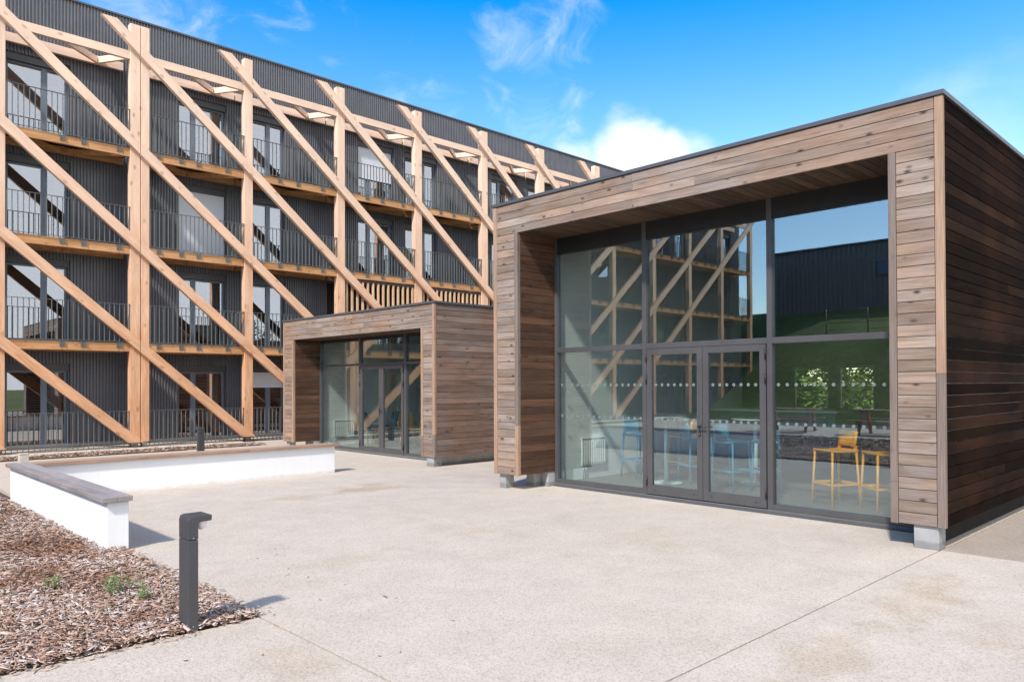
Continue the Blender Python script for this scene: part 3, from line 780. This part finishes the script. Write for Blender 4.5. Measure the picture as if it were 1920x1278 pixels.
# balcony beams, decks and railings
for i, (b0, b1) in enumerate(bays):
    k = i - base_i
    for lv in ((2,3) if k in SCREEN else (1,2,3)):
        zt = BEAM_T[lv-1]; zb_ = zt-.225
        A(MB().box(b0+.002, b1-.002, YP+.03, YP+.11, zb_, zt-.012), 'balcony_beam', M['timber_deck'], .005)
        d = MB()
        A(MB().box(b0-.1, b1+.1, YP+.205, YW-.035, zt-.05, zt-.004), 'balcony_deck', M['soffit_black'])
        d.box(b0-.1, b1+.1, YW-.19, YW-.10, zb_, zt-.052)
        for s_ in (b0+.45, b1-.45):
            pass
        m_ = (b0+b1)/2
        d.bar((m_-.05, YW-.2, zb_+.06), (b0+.1, YP+.14, zb_+.06), .07, .11, 0)
        d.bar((m_+.05, YW-.2, zb_+.06), (b1-.1, YP+.14, zb_+.06), .07, .11, 0)
        A(d, 'balcony_joist', M['timber_deck'])
    for lv in range(4):
        if lv <= 1 and k in SCREEN: continue
        zb_ = FL[lv]+.0 if lv else .005; zt = (FL[lv]+.975) if lv else .945
        r = MB(); yr0, yr1 = YP-.004, YP+.024
        if lv == 0: yr0, yr1 = YP+.02, YP+.048
        r.box(b0+.004, b1-.004, yr0-.006, yr1+.006, zt-.012, zt); r.box(b0+.004, b1-.004, yr0, yr1, zb_+.012, zb_+.024)
        n = int(round((b1-b0)/.1165)); 
        for q in range(n+1):
            xx = b0+.02+(b1-b0-.04)*q/n; r.box(xx-.008, xx+.008, yr0+.001, yr1-.001, zb_+.0245, zt-.0125)
        if lv == 0:
            for q in range(n+1):
                xx = b0+.02+(b1-b0-.04)*q/n; r.box(xx-.008, xx+.008, yr0+.001, yr1-.001, -.01, zb_+.0115)
            r.box(b0+.004, b1-.004, yr0, yr1, .14, .152)
        else:
            for fx_ in (.08, .32, .5, .82) if k != 0 else (.43, .6, .9):
                xx = b0+.02+(b1-b0-.04)*round(fx_*n)/n
                for s_ in (-.05, .05): r.box(xx+s_-.008, xx+s_+.008, YP+.006, YP+.0285, zt-1.125, zb_+.0118)
                r.box(xx-.0415, xx+.0415, YP+.018, YP+.0285, zt-1.12, zt-1.005)
                r.disc((xx, YP+.010, zt-1.06), .012, 'y', .009, 10)
            if k != 0:
                xr = b1-.03                                     # side return back to the wall
                r.box(xr-.012, xr+.012, yr1+.008, YW-.04, zt-.012, zt); 
                for q in range(1, 9): yy = YP+.03+(YW-.06-YP)*q/9; r.box(xr-.011, xr+.011, yy-.006, yy+.006, zb_+.01, zt-.0125)
        A(r, 'balcony_railing' if lv else 'ground_railing', M['rail'])
    # pergola beams over the top balconies
    A(MB().box(b0+.002, b1-.002, YP+.02, YP+.12, 9.92, 10.13), 'pergola_beam', M['timber_x'], .005)
    pr_ = MB(); pr_.box(b0-.1 if i else b0, b1+.1, YW-.19, YW-.09, 9.92, 10.13)
    m_ = b1-.55
    pr_.bar((m_, YW-.2, 10.02), (m_-.95, YP+.13, 10.02), .07, .16); pr_.bar((m_+.06, YW-.2, 10.02), (b1-.02, YP+.13, 10.02), .07, .16)
    A(pr_, 'pergola_brace', M['timber_x'])
    if k in SCREEN:
        s = MB(); n = int(round((b1-b0)/.188))
        for q in range(n):
            xx = b0+.1+(b1-b0-.17)*q/(n-1); s.box(xx-.033, xx+.033, YP+.05, YP+.1, .06, 4.84)
        A(s, 'slat_screen', M['slat'], .003)
        A(MB().box(b0+.004, b1-.004, YP+.045, YP+.105, 4.842, 4.90), 'screen_rail', M['black'])
# diagonals: each rises over four bays, parallel, with level-cut ends
YD0, YD1 = 20.37, 20.495
sc_ = YD0/20.5
tips = [5.528-2.985*k for k in range(9,0,-1)] + [5.528, 8.474, 11.464, 14.462, 17.499, 20.462, 23.539, 26.55]
SL = .852; ZT = 1.6+(10.86-1.6)*sc_; ZB = 1.6+(.13-1.6)*sc_; HT = .315
ang = math.atan(SL)
def diag_piece(x0, z0, x1, z1):
    """lower edge runs (x0,z0)->(x1,z1); returns outline in the x-z plane"""
    pass
for tp in tips:
    xt = tp*sc_; xb = xt + (ZT-ZB)/SL
    low = lambda xx: ZT-SL*(xx-xt)
    run = HT/SL
    # full outline: lower-left tip, lower-right end, upper-right end, top-right
    outline = [(xt, ZT), (xb, ZB), (xb+run, ZB), (xt+run, ZT)]
    # clip to the building's end and to the joint between the twin posts
    def clip(poly, xc, keep_left):
        out = []
        for (p, q) in zip(poly, poly[1:]+poly[:1]):
            pin = (p[0] <= xc) == keep_left; qin = (q[0] <= xc) == keep_left
            if pin: out.append(p)
            if pin != qin:
                u = (xc-p[0])/(q[0]-p[0]); out.append((xc, p[1]+(q[1]-p[1])*u))
        return out
    pieces = []
    xj0, xj1 = 6.443*sc_, 6.458*sc_
    if xt < xj0 < xb+run: pieces = [clip(outline, xj0, True), clip(outline, xj1, False)]
    else: pieces = [outline]
    pieces = [clip(p, XA+.3, False) for p in pieces]
    for p in pieces:
        if len(p) < 3: continue
        ox, oz_ = p[0]; ca, sa = math.cos(ang), math.sin(ang)
        loc = [((px_-ox)*ca-(pz-oz_)*sa, (px_-ox)*sa+(pz-oz_)*ca) for px_, pz in p]
        o = MB().prism(loc, 'y', YD0, YD1).build('diagonal_brace', M['timber_x'], ab, (ox, -YP, oz_), .006)
        o.rotation_euler = (0, ang, 0)

# ------------------------------------------------------------------ furniture behind the glass
def stool_parts(col):
    t = bpy.data.objects.new('bar_stool', None); COL.objects.link(t)
    s = MB(); sw = .19
    for i in range(6):                      # slightly dished seat
        x0 = -sw+2*sw*i/6; x1 = -sw+2*sw*(i+1)/6
        dz = lambda x: -.012*(1-(x/sw)**2)
        s.add([(x0,-sw,.69+dz(x0)),(x1,-sw,.69+dz(x1)),(x1,sw,.69+dz(x1)),(x0,sw,.69+dz(x0)),
               (x0,-sw,.715+dz(x0)),(x1,-sw,.715+dz(x1)),(x1,sw,.715+dz(x1)),(x0,sw,.715+dz(x0))],
              [(0,3,2,1),(4,5,6,7),(0,1,5,4),(2,3,7,6)] + ([(3,0,4,7)] if i == 0 else []) + ([(1,2,6,5)] if i == 5 else []))
    s.build('seat', col, t, bevel=.004)
    b = MB(); n = 8; vs = []
    for z, off in ((.745,0),(.80,.012),(.87,.025),(.935,.042)):
        for k in range(n+1):
            y = -.165+.33*k/n; vs.append((sw-.02+off+.02*(1-(y/.165)**2), y, z))
    fs = [(r*(n+1)+k, r*(n+1)+k+1, (r+1)*(n+1)+k+1, (r+1)*(n+1)+k) for r in range(3) for k in range(n)]
    b.add(vs, fs, 0, True); 
    for y in (-.15, .15): b.box(sw-.03, sw-.002, y-.02, y+.02, .70, .76)
    bo = b.build('backrest', col, t); sm = bo.modifiers.new('th', 'SOLIDIFY'); sm.thickness = .022
    for sx in (-1, 1):
        for sy in (-1, 1):
            MB().tube([(sx*(sw-.02), sy*(sw-.02), .70), (sx*(sw+.012), sy*(sw+.012), 0)], [.016,.013], 8).build('leg', col, t)
    q = sw+.0
    f = MB()
    for a, b_ in (((-q,-q),(q,-q)),((q,-q),(q,q)),((q,q),(-q,q)),((-q,q),(-q,-q))): f.bar((*a,.285), (*b_,.285), .018, .03)
    f.build('footrest', col, t)
    return t
protoY = stool_parts(M['yellow']); protoB = stool_parts(M['blue'])
used = set()
def stool(col, x, y, rz, label):
    p = protoY if col == 'y' else protoB
    if col in used: o = copy_tree(p)
    else: o = p; used.add(col)
    o.location = (x, y, .05); o.rotation_euler = (0,0,rz); tag(o, label, 'stool', 'bar stools in the large pavilion')
stool('y', 9.50, 4.02, R(-30), 'yellow bar stool seen whole in the right glass pane')
stool('y', 9.50, 3.43, R(-42), 'yellow bar stool at the right jamb, half hidden by the trim')
stool('y', 10.42, 6.85, R(-80), 'yellow bar stool behind the left door leaf')
stool('b', 10.1, 7.52, R(75), 'blue bar stool in the left glass pane')
stool('b', 10.12, 6.45, R(150), 'blue bar stool at the left door leaf, beside the pedestal table')
stool('b', 9.85, 5.68, R(80), 'nearer of two blue bar stools behind the right door leaf')
stool('b', 10.15, 5.30, R(-60), 'farther of two blue bar stools behind the right door leaf')
def table(x, y, label):
    t = thing('high_table', label, 'table', (x, y, .05), 0, 'high tables in the large pavilion')
    MB().disc((0,0,.98), .36, 'z', .022, 36).build('tabletop', M['pale_metal'], t, bevel=.004)
    MB().tube([(0,0,.02),(0,0,.98)], .033, 12).build('pedestal', M['pale_metal'], t)
    MB().tube([(0,0,0),(0,0,.012),(0,0,.03)], [.25,.24,.05], 28).build('foot', M['pale_metal'], t)
table(9.85, 6.80, 'round pale high table on a pedestal behind the left door leaf')
table(10.7, 5.75, 'round pale high table behind the right door leaf')
table(11.5, 3.9, 'round pale high table deep in the room behind the yellow stools')
ct = thing('kitchen_counter', 'blue kitchen counter at the back of the large pavilion', 'counter', (13.1, 6.9, .05))
MB().box(-.3,.3,-1.5,1.4,0,1.02).build('cabinet', M['counter'], ct, bevel=.005)
MB().box(-.33,.33,-1.53,1.43,1.021,1.06).build('worktop', M['pale_metal'], ct, bevel=.004)
tp_ = [(-.05, -.4, 1.06), (-.05, -.4, 1.32)] + [(-.05, -.4-.08+.08*math.cos(a), 1.32+.08*math.sin(a)) for a in [math.pi*k/8 for k in range(1,9)]] + [(-.05,-.56,1.27)]
MB().tube(tp_, .014, 8).build('tap', M['black'], ct)
pl = thing('planter_box', 'rust brown box behind the yellow stool at the right jamb', 'box', (10.75, 3.35, .05))
MB().prism([(-.2,-.2),(.2,-.2),(.2,.2),(-.2,.2)], 'z', .0, .44).build('box_body', M['rust'], pl, bevel=.012)
MB().box(-.22,.22,-.22,.22,.441,.47).build('rim', M['rust'], pl, bevel=.006)
def radiator(x0, x1, yw, z0, z1, label):
    t = thing('radiator', label, 'radiator', ((x0+x1)/2, yw, z0), 0, 'wall radiators')
    w_ = (x1-x0)/2; p = MB(); n = int(2*w_/.05)
    p.box(-w_, w_, -.05, -.03, 0, z1-z0)
    for k in range(n): xx = -w_+.02+(2*w_-.04)*k/(n-1); p.box(xx-.012, xx+.012, -.058, -.0505, .03, z1-z0-.03)
    p.build('panel', M['int_white'], t, bevel=.003)
    MB().box(-w_, w_, -.06, -.005, z1-z0+.001, z1-z0+.012).build('grille', M['int_white'], t)
    MB().tube([(-w_+.06,-.03,-.001),(-w_+.06,-.03,-z0+.05)], .008, 6).tube([(-w_+.12,-.03,-.001),(-w_+.12,-.03,-z0+.05)], .008, 6).build('pipe', M['steel'], t)
radiator(9.22, 9.82, 8.038, .27, .70, 'white radiator on the side wall of the large pavilion')
radiator(10.0, 10.6, 17.058, .25, .66, 'white radiator on the side wall of the small pavilion')
def chair(col, x, y, rz, label):
    t = thing('shell_chair', label, 'chair', (x, y, .05), rz, 'shell chairs in the small pavilion')
    prof = [(-.22,.44),(-.2,.45),(-.05,.435),(.1,.435),(.18,.46),(.215,.53),(.235,.65),(.255,.78),(.262,.82)]
    vs = []; n = 8
    for i, (u, z) in enumerate(prof):
        wv = .22 if i < 6 else .215-.02*(i-5)
        for k in range(n+1):
            y_ = -wv+2*wv*k/n; c = (y_/wv)**2
            vs.append((u-(.05*c if i > 4 else 0), y_, z+(.03*c if i < 5 else 0)))
    s = MB().add(vs, [(i*(n+1)+k, i*(n+1)+k+1, (i+1)*(n+1)+k+1, (i+1)*(n+1)+k) for i in range(len(prof)-1) for k in range(n)], 0, True)
    o = s.build('shell', col, t); sm = o.modifiers.new('th', 'SOLIDIFY'); sm.thickness = .014
    for sx in (-1,1):
        for sy in (-1,1): MB().tube([(sx*.12, sy*.12, .43), (sx*.2, sy*.2, 0)], [.017,.011], 8).build('leg', M['leg_wood'], t)
chair(M['teal'], 10.75, 16.62, R(100), 'teal shell chair next to the radiator in the small pavilion')
chair(M['teal'], 11.35, 16.35, R(20), 'teal shell chair behind the left door leaf of the small pavilion')
chair(M['yellow'], 11.25, 15.6, R(60), 'yellow shell chair behind the left door leaf of the small pavilion')
chair(M['yellow'], 10.85, 14.75, R(-30), 'yellow shell chair behind the right door leaf of the small pavilion')
chair(M['teal'], 11.5, 14.75, R(10), 'teal shell chair behind the right door leaf of the small pavilion')
chair(M['yellow'], 11.2, 13.6, R(-20), 'yellow shell chair in the narrow right pane of the small pavilion')
stb = thing('low_table', 'low brown table among the shell chairs in the small pavilion', 'table', (10.6, 15.75, .05))
MB().disc((0,0,.42), .27, 'z', .025, 28).build('tabletop', M['rust'], stb, bevel=.004)
for a in range(3): MB().tube([(.12*math.cos(a*2.1), .12*math.sin(a*2.1), .42), (.22*math.cos(a*2.1), .22*math.sin(a*2.1), 0)], .014, 8).build('leg', M['leg_wood'], stb)

# ------------------------------------------------------------------ things seen in the glass: across the court
def picnic(x, y, rz, label):
    t = thing('picnic_table', label, 'picnic table', (x, y, 0), rz, 'picnic tables across the court')
    tb = MB()
    for k in range(5): tb.box(-.9,.9,-.37+.15*k,-.37+.15*k+.14,.72,.76)
    tb.build('tabletop', M['cap_red'], t)
    for s in (-1, 1):
        b = MB().box(-.9,.9,s*.72-.13,s*.72-.005,.42,.46).box(-.9,.9,s*.72+.005,s*.72+.13,.42,.46); b.build('bench', M['cap_red'], t)
    for s in (-.6, .6):
        f = MB().bar((s,-.25,.72),(s,-.7,0),.05,.09,0,(1,0,0)).bar((s,.25,.72),(s,.7,0),.05,.09,0,(1,0,0)).bar((s+.05,-.82,.38),(s+.05,.82,.38),.045,.09)
        f.build('leg_frame', M['cap_red'], t)
picnic(-6.4, 11.5, R(78), 'timber picnic table on the far path, nearer the apartment building')
picnic(-6.6, 8.6, R(84), 'timber picnic table on the far path, farther from the apartment building')
db = thing('dark_building', 'long dark metal clad building on top of the grass bank', 'building', (-36, 9, 0))
mb = MB(); yy = -12.
def b2_z(y): return max(bank_h(-30.0, y)-.6, -.1)
while yy < 24.2:
    z0 = min(b2_z(yy), b2_z(yy+.3)); 
    vs = [(-30., yy, z0), (-30., yy+.06, z0), (-29.93, yy+.09, z0), (-29.93, yy+.2, z0), (-30., yy+.23, z0), (-30., yy+.3, z0)]
    vs = vs + [(a, b, 10.05) for a, b, c in vs]
    mb.add(vs, [(i, i+1, i+7, i+6) for i in range(5)]); yy += .3
mb.box(-42, -30.01, -12, 24.2, -.1, 10.04)
kid(mb, 'wall', M['cladding'], db)
kid(MB().box(-42.2,-29.8,-12.2,24.4,10.06,10.16), 'roof', M['coping'], db)
for (a, b) in ((15.2,17.4),(6,8.2),(-3,-.8)):
    o = kid(MB().box(-29.94,-29.86,a,b,8.0,8.9), 'window', M['frame'], db)
    MB().box(-29.858,-29.85,a+.06,b-.06,8.06,8.84).build('pane', M['counter'], o)
fe = thing('wire_fence', 'wire fence on thin posts along the top of the grass bank', 'fence', (-20, 6, 0))
fz = lambda y: bank_h(-20., y)
ys_ = [-9.8+2.0*k for k in range(14)]
for y in ys_: kid(MB().tube([(-20,y,fz(y)-.1),(-20,y,fz(y)+1.3)], .03, 6), 'post', M['rail'], fe)
wr = MB()
for a, b in zip(ys_, ys_[1:]):
    for h in (.25,.6,.95,1.25): wr.tube([(-20,a,fz(a)+h),(-20,b,fz(b)+h)], .009, 4)
kid(wr, 'wire', M['rail'], fe)
def tree(x, y, h, r, mat, n, label):
    t = thing('leafy_tree', label, 'tree', (x, y, -.1), 0, 'trees behind the large pavilion')
    tr = MB().tube([(0,0,0),(.04,.02,h*.3),(-.03,.05,h*.55),(.05,0,h*.85)], [.12,.1,.07,.02], 10)
    for k in range(7):
        a = k*2.4; z = h*(.3+.07*k); tr.tube([(0,0,z),(r*.35*math.cos(a), r*.35*math.sin(a), z+.35),(r*.7*math.cos(a), r*.7*math.sin(a), z+.6)], [.05,.03,.012], 6)
    tr.build('trunk', M['bark'], t)
    cl = [(random.gauss(0,.45)*r, random.gauss(0,.45)*r, h*random.uniform(.22,1), random.uniform(.3,.55)*r*.7) for _ in range(26)]
    mb = MB()
    for _ in range(n):
        cx, cy, cz, cr = random.choice(cl)
        d = Vector((random.gauss(0,1), random.gauss(0,1), random.gauss(0,.8))).normalized()*cr*random.uniform(.5,1.05)
        p = Vector((cx,cy,cz))+d; a = Vector((random.gauss(0,1),random.gauss(0,1),random.gauss(0,.6))).normalized(); b = a.orthogonal().normalized(); l = random.uniform(.06,.12)
        mb.add([p, p+a*l+b*l*.45, p+a*l*2, p+a*l-b*l*.45], [(0,1,2,3)])
    mb.build('crown', mat, t, fix=False)
tree(18.5, 8.9, 4.2, 2.1, M['leaf_dark'], 8000, 'dark green tree seen through the left rear window of the large pavilion')
tree(19.2, 7.0, 4.0, 2.1, M['leaf_light'], 8000, 'yellow green tree seen through the right rear window of the large pavilion')
tree(21., 10.9, 4.4, 1.7, M['leaf_dark'], 3000, 'dark tree farthest behind the large pavilion, left of the others')
